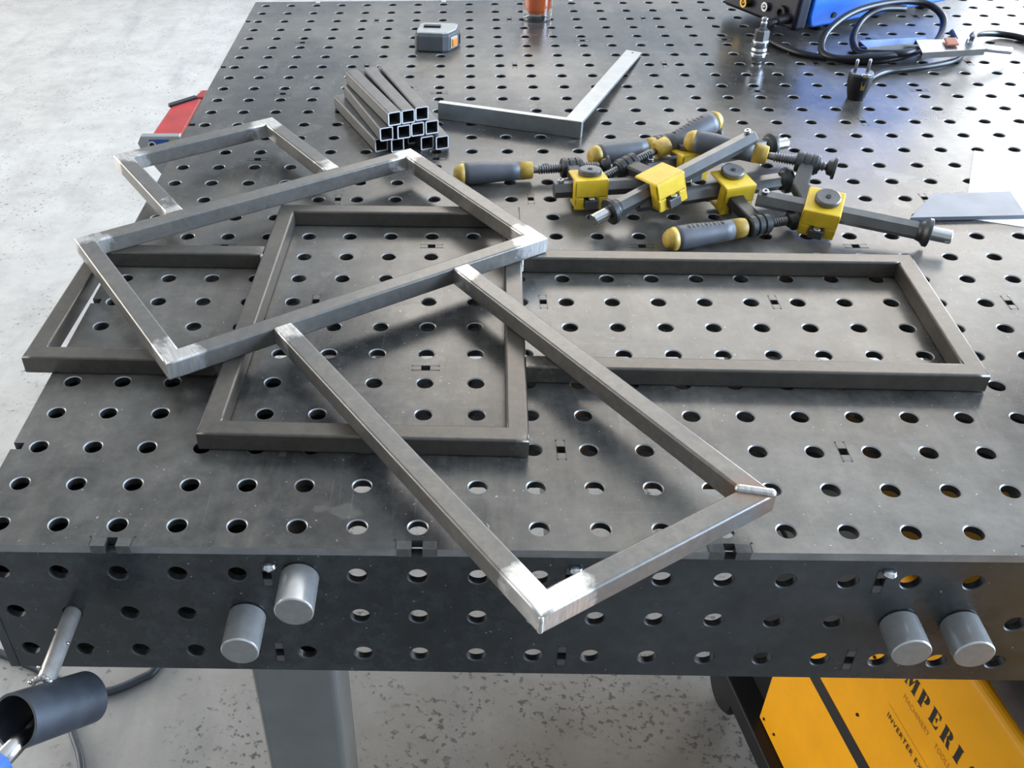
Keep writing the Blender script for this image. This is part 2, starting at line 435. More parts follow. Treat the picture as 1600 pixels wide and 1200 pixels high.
drilled_plate('side_plate', TOFF+Vector((TX0, TY0, -TH)), (0, 1, 0), (0, 0, -1), (-1, 0, 0), NR, 3, side_notch, seg12, sm_).location = (.0006, 0, 0)
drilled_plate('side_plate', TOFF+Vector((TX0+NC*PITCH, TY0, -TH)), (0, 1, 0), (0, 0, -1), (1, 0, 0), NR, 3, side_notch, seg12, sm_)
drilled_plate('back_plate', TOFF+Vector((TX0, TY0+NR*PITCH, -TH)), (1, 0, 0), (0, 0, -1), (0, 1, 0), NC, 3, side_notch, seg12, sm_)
for k in range(11):
    MB().box(TOFF+Vector((.225+.25*k, .725, -TH-SKIRT/2-.001)), (.006, 1.48, SKIRT-.002)).build('rib', 'side', table)
for k in range(5):
    MB().box(TOFF+Vector((1.475, .225+.25*k, -TH-SKIRT/2-.001)), (2.98, .006, SKIRT-.002)).build('rib', 'side', table)
for x in (.122, 2.828):
    MB().box(TOFF+Vector((x, .12, -.153)), (.276, .27, .006)).build('corner_plate', 'side', table)
# rib tabs showing in the slots: two bare blocks, four relief dots
def tab_mesh():
    mb = MB()
    for s_ in (-1, 1):
        mb.box((s_*.0088, 0, -.0008), (.0072, .0066, .0019))
        for t_ in (-1, 1): mb.cyl((s_*.0132, t_*.0037, -.0004), (s_*.0132, t_*.0037, .00018), .0009, 8, 1)
    for t_ in (-1, 1): mb.box((0, t_*.0042, 0), (.0262, .0003, .0003), mi=1)
    return mb.mesh('rib_tab', ['tabm', 'dark'])
TAB = tab_mesh()
def tab(loc, rot):
    o_ = link('rib_tab', TAB, table); o_.location = TOFF+Vector(loc); o_.rotation_euler = rot
for k in range(12):
    for j in range(5): tab((.1+.25*k, .225+.25*j, 0), (0, 0, 0))
for k in range(11):
    for j in range(6): tab((.225+.25*k, .1+.25*j, 0), (0, 0, PI/2))
for k in range(11):
    for z in (-.033, -.133): tab((.225+.25*k, -.0244, z), (PI/2, PI/2, 0))
    MB().lathe([(-.004, .002), (-.003, .0045), (0, .006), (.003, .0045), (.004, .001)], TOFF+Vector((.229+.25*k, -.0265, -.020)), (0, 0, 1), 14).build('plug_weld', 'zinc', table)
# edge tabs of the front skirt with their square notches
for k in range(12):
    mb = MB(); x = .1+.25*k
    for s_ in (-1, 1):
        mb.box((x+s_*.0105, TY0+.0045, -.0042), (.0118, .0094, .0088))
        mb.cyl((x+s_*.0185, TY0+.0105, -.0005), (x+s_*.0185, TY0+.0105, .00015), .0011, 8, 1)
        mb.box((x+s_*.0172, TY0+.005, 0), (.0004, .010, .0004), mi=1)
    ob = mb.build('edge_tab', ['tabm', 'dark'], table); ob.location = TOFF
for x in (.225, 2.725):
    for y in (.05, 1.40):
        zt = -TH-SKIRT; mb = MB().box(TOFF+Vector((x, y, (zt+ZF+.012)/2)), (.082, .082, zt-ZF-.012))
        lg = mb.build('leg', 'grey_leg', table, .006, 3)
        MB().box(TOFF+Vector((x, y, ZF+.006)), (.14, .14, .012)).build('foot_plate', 'grey_leg', lg, .002)

# ------------------------------------------------------------------ two welded frames of square tube
FW, FL, FV0, FV1, FS, FLN, TT = .297, .451, .112, .344, .2025, .4355, .02
def rail_mesh(name, p0, p1, outer, mit0, mit1, g0, g1, m_, tint1=0.0):
    """square tube from p0 to p1 (outer end points on the axis), outer = outward side normal, mitred ends shorten the inner side"""
    p0, p1, outer = Vector((*p0, 0)), Vector((*p1, 0)), Vector((*outer, 0))
    d = (p1-p0).normalized(); L = (p1-p0).length; h = TT/2; r = .0022; n = 3
    prof = []
    for cx, cz, a0 in ((h-r, h-r, 0), (-h+r, h-r, PI/2), (-h+r, -h+r, PI), (h-r, -h+r, 1.5*PI)):
        for k in range(n+1):
            a = a0+PI/2*k/n; prof.append((cx+r*math.cos(a), cz+r*math.sin(a)))
    st = [0, .012, .03, .045, .06, .09]; st = [x for x in st if x < L/2]
    stations = [(x, 0) for x in st]+[(L/2, 2)]+[(x, 1) for x in st[::-1]]
    vs, gr, ti = [], [], []
    for x, e in stations:
        for o_, z in prof:
            inset = h-o_
            if e == 0: t = x+(inset if mit0 else 0)*(1 if x < .001 else max(0, 1-x/.06))
            elif e == 1: t = L-x-(inset if mit1 else 0)*(1 if x < .001 else max(0, 1-x/.06))
            else: t = L/2
            vs.append(p0+d*t+outer*o_+Vector((0, 0, z+h)))
            lim = .070
            g = 0 if e == 2 else (g0 if e == 0 else g1)*max(0, 1-x/lim)
            gr.append(g); ti.append(tint1*max(0, 1-x/.03) if e == 1 else 0)
    m_n = len(prof); fs = []
    for i in range(len(stations)-1):
        for j in range(m_n): fs.append((i*m_n+j, i*m_n+(j+1) % m_n, (i+1)*m_n+(j+1) % m_n, (i+1)*m_n+j))
    fs += [list(range(m_n))[::-1], list(range((len(stations)-1)*m_n, len(stations)*m_n))]
    if d.cross(outer).z > 0: fs = [f[::-1] if isinstance(f, list) else tuple(f[::-1]) for f in fs]
    me = bpy.data.meshes.new(name); me.from_pydata([tuple(v) for v in vs], [], [list(f) for f in fs]); me.materials.append(M[m_])
    for nm, arr in (('grind', gr), ('tint', ti)):
        at_ = me.attributes.new(nm, 'FLOAT', 'POINT'); at_.data.foreach_set('value', arr)
    me.polygons.foreach_set('use_smooth', [len(f) == 4 and (i_ % 16) % 4 != 3 for i_, f in enumerate(fs)]); me.update()
    bm = bmesh.new(); bm.from_mesh(me); bmesh.ops.recalc_face_normals(bm, faces=bm.faces); bm.to_mesh(me); bm.free()
    return me
def welded_frame(loc, ang, label, m_, g, special=None):
    root = empty('welded_tube_frame', label, 'metal frame', loc, (0, 0, ang), 'welded square-tube frames')
    h = TT/2
    def rail(*a, **k): return link('tube_rail', rail_mesh('tube_rail', *a, m_, **k), root)
    # g: grind amounts by joint: corners c00 c10 c11 c01, long end e0 e1, short end s0 s1, tee t
    rail((0, h), (FW, h), (0, -1), 1, 1, g['c00'], g['c10'])
    rail((0, FL-h), (FW, FL-h), (0, 1), 1, 1, g['c01'], g['c11'])
    rail((h, 0), (h, FL), (-1, 0), 1, 1, g['c00'], g['c01'])
    rail((FW-h, 0), (FW-h, FL), (1, 0), 1, 1, g['c10'], g['c11'])
    rail((FW, FV0+h), (FW+FLN, FV0+h), (0, -1), 0, 1, g['t'], g['e0'])
    rail((FW, FV1-h), (FW+FLN, FV1-h), (0, 1), 0, 1, g['t'], g['e1'], tint1=special or 0)
    rail((FW+FLN-h, FV0), (FW+FLN-h, FV1), (1, 0), 1, 1, g['e0'], g['e1'], tint1=special or 0)
    rail((0, FV0+h), (-FS, FV0+h), (0, -1), 0, 1, g['t'], g['s0'])
    rail((0, FV1-h), (-FS, FV1-h), (0, 1), 0, 1, g['t'], g['s1'])
    rail((-FS+h, FV0), (-FS+h, FV1), (-1, 0), 1, 1, g['s0'], g['s1'])
    return root
frB = welded_frame((.1483, .0959, 0), -.0264, 'dark square-tube frame lying flat on the table underneath the other frame', 'tubeB',
                   dict(c00=.35, c10=.45, c11=.3, c01=.3, e0=.25, e1=.3, s0=.2, s1=.3, t=.5))
frA = welded_frame((-.0575, .4209, TT), -.9847, 'square-tube frame with shiny ground corners laid askew on the other frame', 'tubeA',
                   dict(c00=.62, c10=.9, c11=1.0, c01=.8, e0=1.5, e1=.2, s0=.8, s1=1.0, t=.72), special=.85)
# one raw weld bead left on the far long corner, fillets in the inner corners
def bead(root, pts, r):
    mb = MB(); pts = [Vector(p) for p in pts]; n = 15
    for k in range(n):
        p = pts[0].lerp(pts[1], k/(n-1))
        mb.lathe([(-r*.9, r*.2), (-r*.5, r*.8), (0, r), (r*.5, r*.8), (r*.9, r*.2)], p, (0, 0, 1), 10)
    mb.build('weld_bead', 'weld', root)
bead(frA, ((FW+FLN-.020, FV1-.020, TT), (FW+FLN-.003, FV1-.003, TT)), .0042)
bead(frA, ((FW+FLN-.001, FV0+.001, .003), (FW+FLN-.001, FV0+.001, .017)), .0022)
for u_, v_ in ((FW, FV0+TT), (FW, FV1-TT), (0, FV0+TT), (0, FV1-TT)):
    bead(frB, ((u_, v_-.001, .004), (u_, v_-.001, .018)), .0025)

# ------------------------------------------------------------------ steel pins in the front skirt
def pin(x, z, y0, y1, label):
    root = empty('steel_pin', label, 'pin', (x, y1, z), None, 'turned steel pins in the front of the table')
    MB().lathe([(0, .0150), (.0010, .0160), (y0-y1-.0012, .0160), (y0-y1, .0150)], (0, 0, 0), (0, 1, 0), 48, caps=(False, True)).build('pin_head', 'turned', root)
    MB().lathe([(-.0001, .0002), (0, .0150)], (0, 0, 0), (0, 1, 0), 48, smooth=False, caps=(False, False)).build('end_face', 'faced', root)
    MB().cyl((0, y0-y1, 0), (0, y0-y1+.035, 0), .0072, 20).build('shank', 'chrome', root)
pin(.2025, -.0833, -.0246, -.0640, 'polished round steel pin in the middle hole row, leftmost of four')
pin(.2525, -.0333, -.0246, -.0636, 'polished round steel pin highest up, right under the table edge')
pin(.7535, -.0823, -.0246, -.0572, 'polished round steel pin above the lettering on the yellow machine, left of the right pair')
pin(.8035, -.0820, -.0246, -.0580, 'polished round steel pin furthest right of the four')

# ------------------------------------------------------------------ pipe holder and the tool in it
hold = empty('pipe_holder', 'short dark pipe welded to a round rod plugged into the table front', 'tool holder', (.05, -.12, -.0833))
MB().cyl((0, .135, 0), (0, .008, 0), .0074, 24, ch=.001).build('rod', 'rustrod', hold)
ax_p = Vector((-.262, -.562, .476)).normalized(); pm = Vector((.0105, .0105, -.0155))
Rp, Ri = .0220, .0198
p0 = pm-ax_p*.034; Lp = .081
mb = MB().lathe([(0, Ri), (0, Rp), (Lp, Rp), (Lp, Ri), (.002, Ri)], p0, ax_p, 48, caps=(False, False))
mb.build('pipe', 'pipe', hold)
MB().lathe([(0, Ri), (0, Rp)], p0+ax_p*(Lp+.0002), ax_p, 48, caps=(False, False)).build('pipe_rim', 'bar', hold)
mb = MB()
for k in range(16):
    a = 2*PI*k/16; mb.lathe([(-.003, .0008), (-.0015, .0032), (0, .0042), (.0015, .0032), (.003, .0008)], (math.cos(a)*.0070, .0215-abs(math.cos(a))*.003, math.sin(a)*.0070), (0, 1, 0), 8)
mb.build('weld_bead', 'weld', hold)
for q in ((-.008, .034, .0045), (.0075, .06, .003), (-.0075, .075, .002), (-.0095, .018, .006)):
    MB().lathe([(-.0016, .0004), (-.001, .0013), (0, .0017), (.001, .0013), (.0016, .0004)], q, (0, 0, 1), 8).build('spatter_drop', 'zinc', hold)
tool_a = Vector((.05, -.12, -.0833))+pm+ax_p*.020-Vector((0, 0, .006)); tool_d = Vector((-.20, -.80, .22)).normalized()
tool = empty('hand_tool', 'tool with chromed shaft and blue handle held in the short pipe', 'hand tool', tool_a)
MB().cyl((0, 0, 0), tool_d*.062, .0072, 20).build('shaft', 'chrome', tool)
MB().lathe([(.052, .0095), (.054, .0125), (.069, .0145), (.114, .0145), (.164, .013), (.172, .006)], (0, 0, 0), tool_d, 20).build('handle', 'blue_grip', tool)

# ------------------------------------------------------------------ stack of short square tubes
def short_tube(front, ang, L, label):
    d = Vector((math.sin(ang), math.cos(ang), 0)); x = Vector((d.y, -d.x, 0)); h, w = .0097, .0017
    root = empty('square_tube', label, 'tube', (front[0], front[1], front[2]-.01), None, 'short square tubes in the stack')
    c = Vector((0, 0, .01)); 
    def ring(t, k, rr):
        pts = []
        for cx, cz, a0 in ((k-rr, k-rr, 0), (-k+rr, k-rr, PI/2), (-k+rr, -k+rr, PI), (k-rr, -k+rr, 1.5*PI)):
            for q in range(4):
                a = a0+PI/2*q/3; pts.append(c+d*t+x*(cx+rr*math.cos(a))+Vector((0, 0, cz+rr*math.sin(a))))
        return pts
    n = 16
    def sweep(rs, mi, name, mat_, parent, sm):
        mb = MB(); vs = [p for r_ in rs for p in r_]
        mb.add(vs, [(i*n+j, i*n+(j+1) % n, (i+1)*n+(j+1) % n, (i+1)*n+j) for i in range(len(rs)-1) for j in range(n)], 0, False)
        return mb.build(name, mat_, parent)
    sweep([ring(0, h, .002), ring(L, h, .002)], 0, 'tube_wall', 'rawtube', root, True)
    sweep([ring(L, h-w, .001), ring(0, h-w, .001)], 0, 'bore', 'inside', root, True)
    sweep([ring(0, h-w, .001), ring(-.0001, h, .002)], 0, 'sawn_edge', 'cut', root, False)
    sweep([ring(L, h, .002), ring(L+.0001, h-w, .001)], 0, 'sawn_edge', 'cut', root, False)
R_ = math.radians
row_n = ['top', 'middle', 'bottom']
stack = [(.050, [(.2931, .745, -23.8), (.3116, .7524, -21.5), (.3302, .763, -20.0)]),
         (.030, [(.2814, .7402, -21.2), (.3053, .7473, -21.0), (.3241, .7561, -20.5), (.3440, .7634, -20.3)]),
         (.010, [(.2727, .7506, -24.0), (.2957, .7488, -22.5), (.3176, .7780, -21.5), (.3372, .756, -21.0), (.3584, .7571, -20.3)])]
ordn = {3: ['left', 'centre', 'right'], 4: ['leftmost', 'second from left', 'third from left', 'rightmost'], 5: ['leftmost', 'second from left', 'pushed back in the middle', 'second from right', 'rightmost']}
for (z, row), rn in zip(stack, row_n):
    for k, (x, y, a) in enumerate(row):
        short_tube((x, y, z), R_(a), .182 if k != 2 or rn != 'bottom' else .17, 'short grey square tube, %s in the %s layer of the stack' % (ordn[len(row)][k], rn))

# ------------------------------------------------------------------ steel square
sq = empty('steel_square', 'grey steel try square with thick stock lying on the table', 'square', (.5564, .7917, 0))
o0 = Vector((.5564, .7917, 0))
a0, a1 = Vector((.3500, .8690, 0))-o0, Vector((0, 0, 0))
d = (a1-a0).normalized(); nb = Vector((-d.y, d.x, 0)); T_ = .010
poly = [a0, a1, a1+nb*T_, a0+nb*T_]
MB().prism([(p.x, p.y) for p in poly], 0, .025).build('stock', 'galv', sq, .0006)
zt0, zt1 = .0252, .0065
b0, b1 = Vector((-.0235, .0100, 0)), Vector((.0005, .0005, 0))
e0, e1 = Vector((.668, 1.155, 0))-o0, Vector((.692, 1.141, 0))-o0
vs = []
for dz in (-.0045, 0):
    for p, z in ((b0, zt0), (b1, zt0), (e1, zt1), (e0, zt1)): vs.append((p.x, p.y, z+dz))
MB().add(vs, [(3, 2, 1, 0), (4, 5, 6, 7), (0, 1, 5, 4), (1, 2, 6, 5), (2, 3, 7, 6), (3, 0, 4, 7)]).build('blade', 'galv', sq, .0004)
mid_ = (e0+e1)/2*.97+(b0+b1)/2*.03
MB().cyl((mid_.x, mid_.y, zt1+.0004), (mid_.x, mid_.y, zt1+.0009), .002, 12).build('hang_hole', 'dark', sq)

# ------------------------------------------------------------------ tape measure
tp = empty('tape_measure', 'grey pocket tape measure with an orange button', 'tape measure', (.342, 1.195, 0), (0, 0, R_(-6)))
body = [(-.036, -.022), (-.032, -.030), (.014, -.032), (.024, -.027), (.038, -.002), (.038, .026), (.032, .033), (-.028, .033), (-.036, .026)]
MB().prism(body, .0015, .030).build('case', 'tape_grey', tp, .003, 3)
MB().prism([(x*.90, y*.88) for x, y in body], .0300, .0335).build('face_plate', 'tape_light', tp, .0015)
MB().prism([(x*.92, y*.92) for x, y in body], 0, .002).build('base_plate', 'blackpl', tp)
MB().box((-.008, .004, .0352), (.030, .010, .003)).build('belt_clip', 'blackpl', tp, .001)
fd = Vector((.025, .0435, 0)).normalized()*0+Vector((.014, .025, 0)).normalized()
fn_ = Vector((fd.y, -fd.x, 0)); cb = Vector((.0305, -.0145, .015))
rot = basis(fd, Vector((0, 0, 1)), fn_)
MB().box(cb+fn_*.0012, (.020, .019, .003), rot).build('button_frame', 'tape_light', tp, .002)
MB().box(cb+fn_*.0028, (.0145, .0145, .004), rot).build('lock_button', 'orange', tp, .0018)
MB().box((.0385, .014, .012), (.002, .012, .016)).build('tape_mouth', 'blackpl', tp)

# ------------------------------------------------------------------ glass of orange drink
gl = empty('drinking_glass', 'clear glass tumbler with orange-red drink at the far table edge', 'glass', (.527, 1.352, 0))
MB().lathe([(0, .0245), (.0012, .0265), (.012, .0275), (.115, .0335), (.1155, .0318), (.012, .0252), (.0088, .012), (.0088, .0005)], (0, 0, 0), (0, 0, 1), 48, caps=(True, True)).build('tumbler', 'glass', gl)
MB().lathe([(.0100, .0005), (.0100, .010), (.0125, .0185), (.0200, .0240), (.085, .0285), (.085, .0005)], (0, 0, 0), (0, 0, 1), 40, caps=(True, True)).build('drink', 'drink', gl)

# ------------------------------------------------------------------ paper and flat bar
pp = [(1.0935, .7447), (1.0030, .5450), (1.35, .412), (1.44, .612)]
tag(MB().prism(pp, .0002, .0007).build('paper_sheet', 'paper'), 'blank white sheet of paper at the right side of the table', 'paper')
fb = [(.9330, .5360), (1.0745, .5420), (1.0830, .6080), (.9830, .6010)]
tag(MB().prism(fb[::1], .0009, .0059).build('flat_bar', 'flat', None, .0004), 'grey flat steel plate lying across the corner of the white paper', 'steel plate')

# ------------------------------------------------------------------ screw clamps
def clamp(label, brk, xdir, head, Le, Lc, fer, up=1, knob=1, foot=.040, Hs=.08, xa=-.018, marks=False, sy=1):
    X = Vector(xdir).normalized(); Y = Vector(head)-Vector(brk); Y = (Y-X*Y.dot(X)).normalized(); Z = X.cross(Y)
    root = empty('screw_clamp', label, 'clamp', brk, basis(X, Y, Z), 'screw clamps piled on the table')
    zs = up
    MB().lathe([(-Le, .0095), (-Le+.001, .0105), (Lc, .0105)], (0, 0, 0), (1, 0, 0), 6, smooth=False).build('hex_bar', 'bar', root)
    st = MB().cyl((-Le+.008, 0, zs*.009), (-Le+.008, 0, zs*.0135), .0042, 14, ch=.0005).build('stop_screw', 'zinc', root)
    MB().cyl((-Le+.008, 0, zs*.0136), (-Le+.008, 0, zs*.0138), .0019, 6).build('socket', 'dark', st)
    cl = MB().lathe([(Lc-.010, .0105), (Lc-.004, .0125), (Lc, .0165), (Lc+.004, .0165), (Lc+.0045, .0155)], (0, 0, 0), (1, 0, 0), 28).build('collar', 'forged', root)
    MB().cyl((Lc+.004, 0, 0), (Lc+.028, 0, 0), .0079, 24, ch=.001).build('locating_pin', 'chrome', root)
    # yellow folded slider: top, bottom, notched front
    mb = MB(); t = .0035; hx, hz, yf, yb = .021, .019, -.026, .017
    mb.box((0, (yf+yb)/2, zs*(hz-t/2)), (2*hx, yb-yf, t)); 
    mb.box((0, (yf+yb-.008)/2, -zs*(hz-t/2)), (2*hx-.004, yb-.008-yf, t))
    mb.box((0, yf+t/2, zs*.007), (2*hx, t, .0205))
    for s_ in (-1, 1): mb.box((s_*(hx-.006), yf+t/2, -zs*.011), (.012, t, .0155))
    mb.box((hx-t/2, (yf-.0115)/2, zs*.002), (t, -.0115-yf, .032)); mb.box((-hx+t/2, (yf-.0115)/2, zs*.002), (t, -.0115-yf, .032))
    mb.v = [(x_v, y_v*sy, z_v) for x_v, y_v, z_v in mb.v]
    mb.build('slider', 'yellow', root, .0016, 2)
    yf *= sy
    bl = MB().box((0, yf+.0035*sy, -zs*.012), (.017, .016, .012)).build('wedge_block', 'bar', root, .0012)
    MB().cyl((0, yf-.002*sy, -zs*.0055), (0, yf-.002*sy, -zs*.0025), .0042, 12, ch=.0006).build('wedge_screw', 'zinc', bl)
    kz = zs*knob
    kb = MB().lathe([(hz-.001, .009), (hz+.0005, .0125), (hz+.001, .0145), (hz+.006, .0145), (hz+.0072, .0130), (hz+.0066, .0040)], (0.002, -.003, 0), (0, 0, kz), 32).build('round_knob', 'bar', root)
    MB().cyl((.002, -.003, kz*(hz+.0062)), (.002, -.003, kz*(hz+.0074)), .0030, 14).build('knob_hole', 'dark', kb)
    # forged arm and nut head
    mb = MB(); w0, w1 = .0105, .0085
    arm = [(-.016, -.010), (.010, -.010), (.010, .010), (xa+w1, .035), (xa+w1, Hs), (xa-w1, Hs), (xa-w0, .030)]
    mb.prism(arm, -.0068, .0068); mb.build('arm', 'forged', root, .0022, 2)
    prof = [(xa-.014, .0095), (xa-.0135, .0115)]
    for k in range(3):
        b0_ = xa-.0125+k*.009; prof += [(b0_, .0128), (b0_+.006, .0128), (b0_+.0068, .0112), (b0_+.0084, .0112)]
    prof += [(xa+.015, .0095)]
    MB().lathe(prof, (0, Hs, 0), (1, 0, 0), 20).build('nut_head', 'forged', root)
    # threaded screw
    x0, x1 = xa-fer-.004, xa+foot; prof = [(x0, .0040)]; x = x0+.012; prof.append((x-.001, .0048))
    while x < x1-.004: prof += [(x, .0046), (x+.0010, .0062), (x+.0018, .0062), (x+.0026, .0046)]; x += .0032
    prof.append((x1, .0042))
    sc = MB().lathe(prof, (0, Hs, 0), (1, 0, 0), 14).build('screw', 'thread', root)
    MB().lathe([(x1-.001, .005), (x1+.001, .009), (x1+.006, .010), (x1+.007, .0135), (x1+.010, .0135), (x1+.0105, .0125)], (0, Hs, 0), (1, 0, 0), 20).build('swivel_pad', 'forged', sc)
    # handle
    hx_ = xa-fer
    hd = MB().lathe([(hx_-.017, .0120), (hx_-.030, .0118), (hx_-.045, .0128), (hx_-.065, .0143), (hx_-.085, .0145), (hx_-.092, .0140)], (0, Hs, 0), (1, 0, 0), 28).build('handle', 'grip', root)
    MB().lathe([(hx_, .0085), (hx_-.0005, .0108), (hx_-.004, .0116), (hx_-.018, .0121)], (0, Hs, 0), (1, 0, 0), 28).build('ferrule', 'gripend', hd)
    MB().lathe([(hx_-.0915, .0141), (hx_-.098, .0125), (hx_-.103, .009), (hx_-.105, .004)], (0, Hs, 0), (1, 0, 0), 28).build('end_cap', 'gripend', hd)
    if marks:
        mk = MB()
        for k in range(9):
            xx = hx_-.032-k*.0055; rr = .01195+min(.0022, max(0, (k-1)*.0004))
            ang = .35
            for q in range(3):
                a = ang+q*.16; mk.box((xx, Hs-zs*0+math.sin(a-.5)*rr*(-1), zs*math.cos(a-.5)*rr), (.0008 if q != 1 or k % 2 else .0034, .0022, .0012))
        mk.build('moulded_marks', 'blackpl', hd)
    return root
clamp('yellow screw clamp on the left, its grey handle pointing to the tube stack', (.5431, .5825, .0235), (.99, .13, 0), (.540, .664, .0150), .042, .105, .052, xa=-.002)
clamp('yellow screw clamp at the back, bar end beyond the crossed handles', (.6760, .6520, .0265), (.909, .416, -.02), (.647, .729, .0170), .060, .137, .012, xa=.022, foot=.080)
clamp('yellow screw clamp with its handle lying in front, nearest the lower frame', (.7180, .5762, .0245), (.95, .31, .0), (.742, .500, .0150), .125, .080, .018, up=-1, xa=-.004, marks=True, sy=-1)
clamp('yellow screw clamp lying crosswise on top of the others', (.6260, .5500, .0410), (-.8477, -.4814, -.2229), (.5970, .6240, .0340), .146, .070, .046, up=-1, knob=-1, marks=True, xa=-.010)
clamp('yellow screw clamp on the right, its pin end pointing to the white paper', (.8138, .5101, .0280), (.938, -.346, -.06), (.845, .589, .052), .076, .117, .048, xa=-.030, foot=.024)

# ------------------------------------------------------------------ blue welding machine
zb = .014
wo = Vector((.995, 1.235, 0)); wu = Vector((.883, .469, 0)).normalized(); wv = Vector((-wu.y, wu.x, 0))
bw = empty('welding_inverter', 'blue welding inverter with a black front panel at the back of the table', 'welding machine', wo, basis(wu, wv, Vector((0, 0, 1))))
poly = [(.0, 0), (.36, 0), (.37, .01), (.37, .165), (.36, .175), (.0, .175)]
def side_shape(y0, y1): 
    return [( .012, zb), (.352, zb), (.362, zb+.006), (.372, zb+.02), (.36, .30), (.03, .30), (.02, .29), (0, zb+.02), (.004, zb+.004)]
mb = MB().prism(side_shape(0, 0), 0, .176, fn=lambda x, z, y: (x, y, z)); mb.build('case', 'blue', bw, .004, 3)
MB().box((-.016, .088, .15), (.028, .186, .27), Matrix.Rotation(R_(4), 3, 'Y')).build('front_panel', 'navy', bw, .006, 3)
for x in (.05, .32):
    for y in (.03, .145): MB().cyl((x, y, 0), (x, y, zb+.002), .012, 16, r1=.010).build('rubber_foot', 'blackpl', bw)
for x in (.055, .19, .32):
    MB().cyl((x, -.0002, .030), (x, -.0025, .030), .005, 12).build('case_screw', 'navy', bw)
MB().box((.12, -.0008, .085), (.07, .0012, .02)).build('name_strip', 'tape_light', bw)
def socket(y, z, r, m_, L=.022):
    s_ = MB().lathe([(0, r*1.25), (.006, r*1.25), (.0062, r), (L, r), (L, r*.55), (L*.6, r*.5)], (-.028, y, z), (-1, 0, 0), 24, caps=(False, True)).build('gas_fitting' if m_ == 'brass' else 'socket', m_, bw)
socket(.118, .036, .0085, 'brass'); socket(.142, .052, .007, 'brass'); socket(.070, .040, .008, 'zinc', .016)
socket(.030, .040, .012, 'blackpl', .016)
# earth lead: boot, looped cable, clamp
lead = empty('earth_cable', 'black looped welding cable lying in front of the blue machine', 'cable', (1.10, 1.10, 0))
LO = Vector((1.10, 1.10, 0))
def wl(pts): return [Vector(p)-LO for p in pts]
MB().lathe([(0, .0115), (.030, .0110), (.032, .0095), (.036, .0098), (.040, .0085), (.044, .0088), (.048, .0078), (.052, .0080), (.058, .0066)], Vector((.984, 1.243, .036))-LO, Vector((-.062, -.025, -.004)), 18).build('cable_boot', 'blackpl', lead)
R_C = .0058
MB().tube(wl([(.940, 1.224, .033), (.9215, 1.2165, .030), (.912, 1.213, .020), (.9200, 1.2005, .0075), (.9408, 1.1561, .006), (.9665, 1.1232, .006), (1.0107, 1.1002, .006), (1.0608, 1.090, .006), (1.1034, 1.099, .008), (1.1494, 1.1242, .012)]), R_C, 10).build('cable', 'rubber', lead)
MB().tube(wl([(1.1494, 1.1242, .012), (1.105, 1.088, .0185), (1.05, 1.078, .0175), (1.005, 1.088, .012), (.988, 1.122, .013), (1.0038, 1.160, .034), (1.0599, 1.2116, .050), (1.1402, 1.2576, .052), (1.2024, 1.2733, .045), (1.2244, 1.2436, .033), (1.2179, 1.211, .018), (1.1894, 1.1653, .0075), (1.16, 1.138, .006)]), R_C, 10).build('cable', 'rubber', lead)
MB().tube(wl([(1.150, 1.112, .0185), (1.1095, 1.0850, .0215), (1.0693, 1.0953, .0175), (1.0546, 1.1386, .0065), (1.0567, 1.1803, .016), (1.0808, 1.2209, .034), (1.1144, 1.240, .045), (1.165, 1.259, .040)]), R_C, 10).build('cable', 'rubber', lead)
MB().tube(wl([(1.236, 1.112, .018), (1.2503, 1.1642, .022), (1.2783, 1.2005, .015), (1.3209, 1.2232, .007), (1.3557, 1.2011, .006), (1.3902, 1.1336, .006), (1.385, 1.08, .006), (1.33, 1.075, .006)]), R_C, 10).build('cable', 'rubber', lead)
# earth clamp: two folded jaws on a pivot, copper pad, bolt
ec = empty('earth_clamp', 'silver sheet-metal earth clamp resting on the black cable', 'clamp', (1.19, 1.105, 0), (0, 0, R_(2)))
def jaw(z0, slope, name, L0, L1, w0, w1):
    mb = MB(); n = 10; vs = []
    for i in range(n+1):
        t = i/n; x = L0+(L1-L0)*t; w = w0+(w1-w0)*t; zz = z0+slope*(x-L0)
        for y, dz in ((-w, -.009), (-w+.003, 0), (w-.003, 0), (w, -.009)): vs.append((x, y, zz+dz))
    fs = [(i*4+j, (i+1)*4+j, (i+1)*4+j+1, i*4+j+1) for i in range(n) for j in range(3)]
    mb.add(vs, fs, 0, False); o_ = mb.build(name, 'zinc', ec)
    s_ = o_.modifiers.new('thick', 'SOLIDIFY'); s_.thickness = .0022
    return o_
j1 = jaw(.030, .02, 'upper_jaw', -.056, .046, .021, .017); j1.rotation_euler = (R_(16), 0, 0)
MB().tube([(.040, 0, .026), (.060, .002, .022), (.085, .006, .016), (.105, .010, .011)], .0055, 10).build('cable_lug', 'zinc', j1)
j2 = jaw(.0125, .10, 'lower_jaw', -.122, -.020, .030, .020); j2.location = (0, .040, 0); j2.rotation_euler = (R_(-6), 0, R_(-7))
MB().box((-.004, -.006, .0345), (.020, .020, .003), Matrix.Rotation(R_(16), 3, 'X')).build('copper_pad', 'copper', ec, .002)
bt = MB().cyl((.028, -.003, .026), (.028, -.006, .038), .0070, 6).build('bolt', 'zinc', ec)
MB().cyl((.028, -.006, .038), (.028, -.0075, .044), .0040, 14, ch=.0006).build('bolt_end', 'bar', bt)
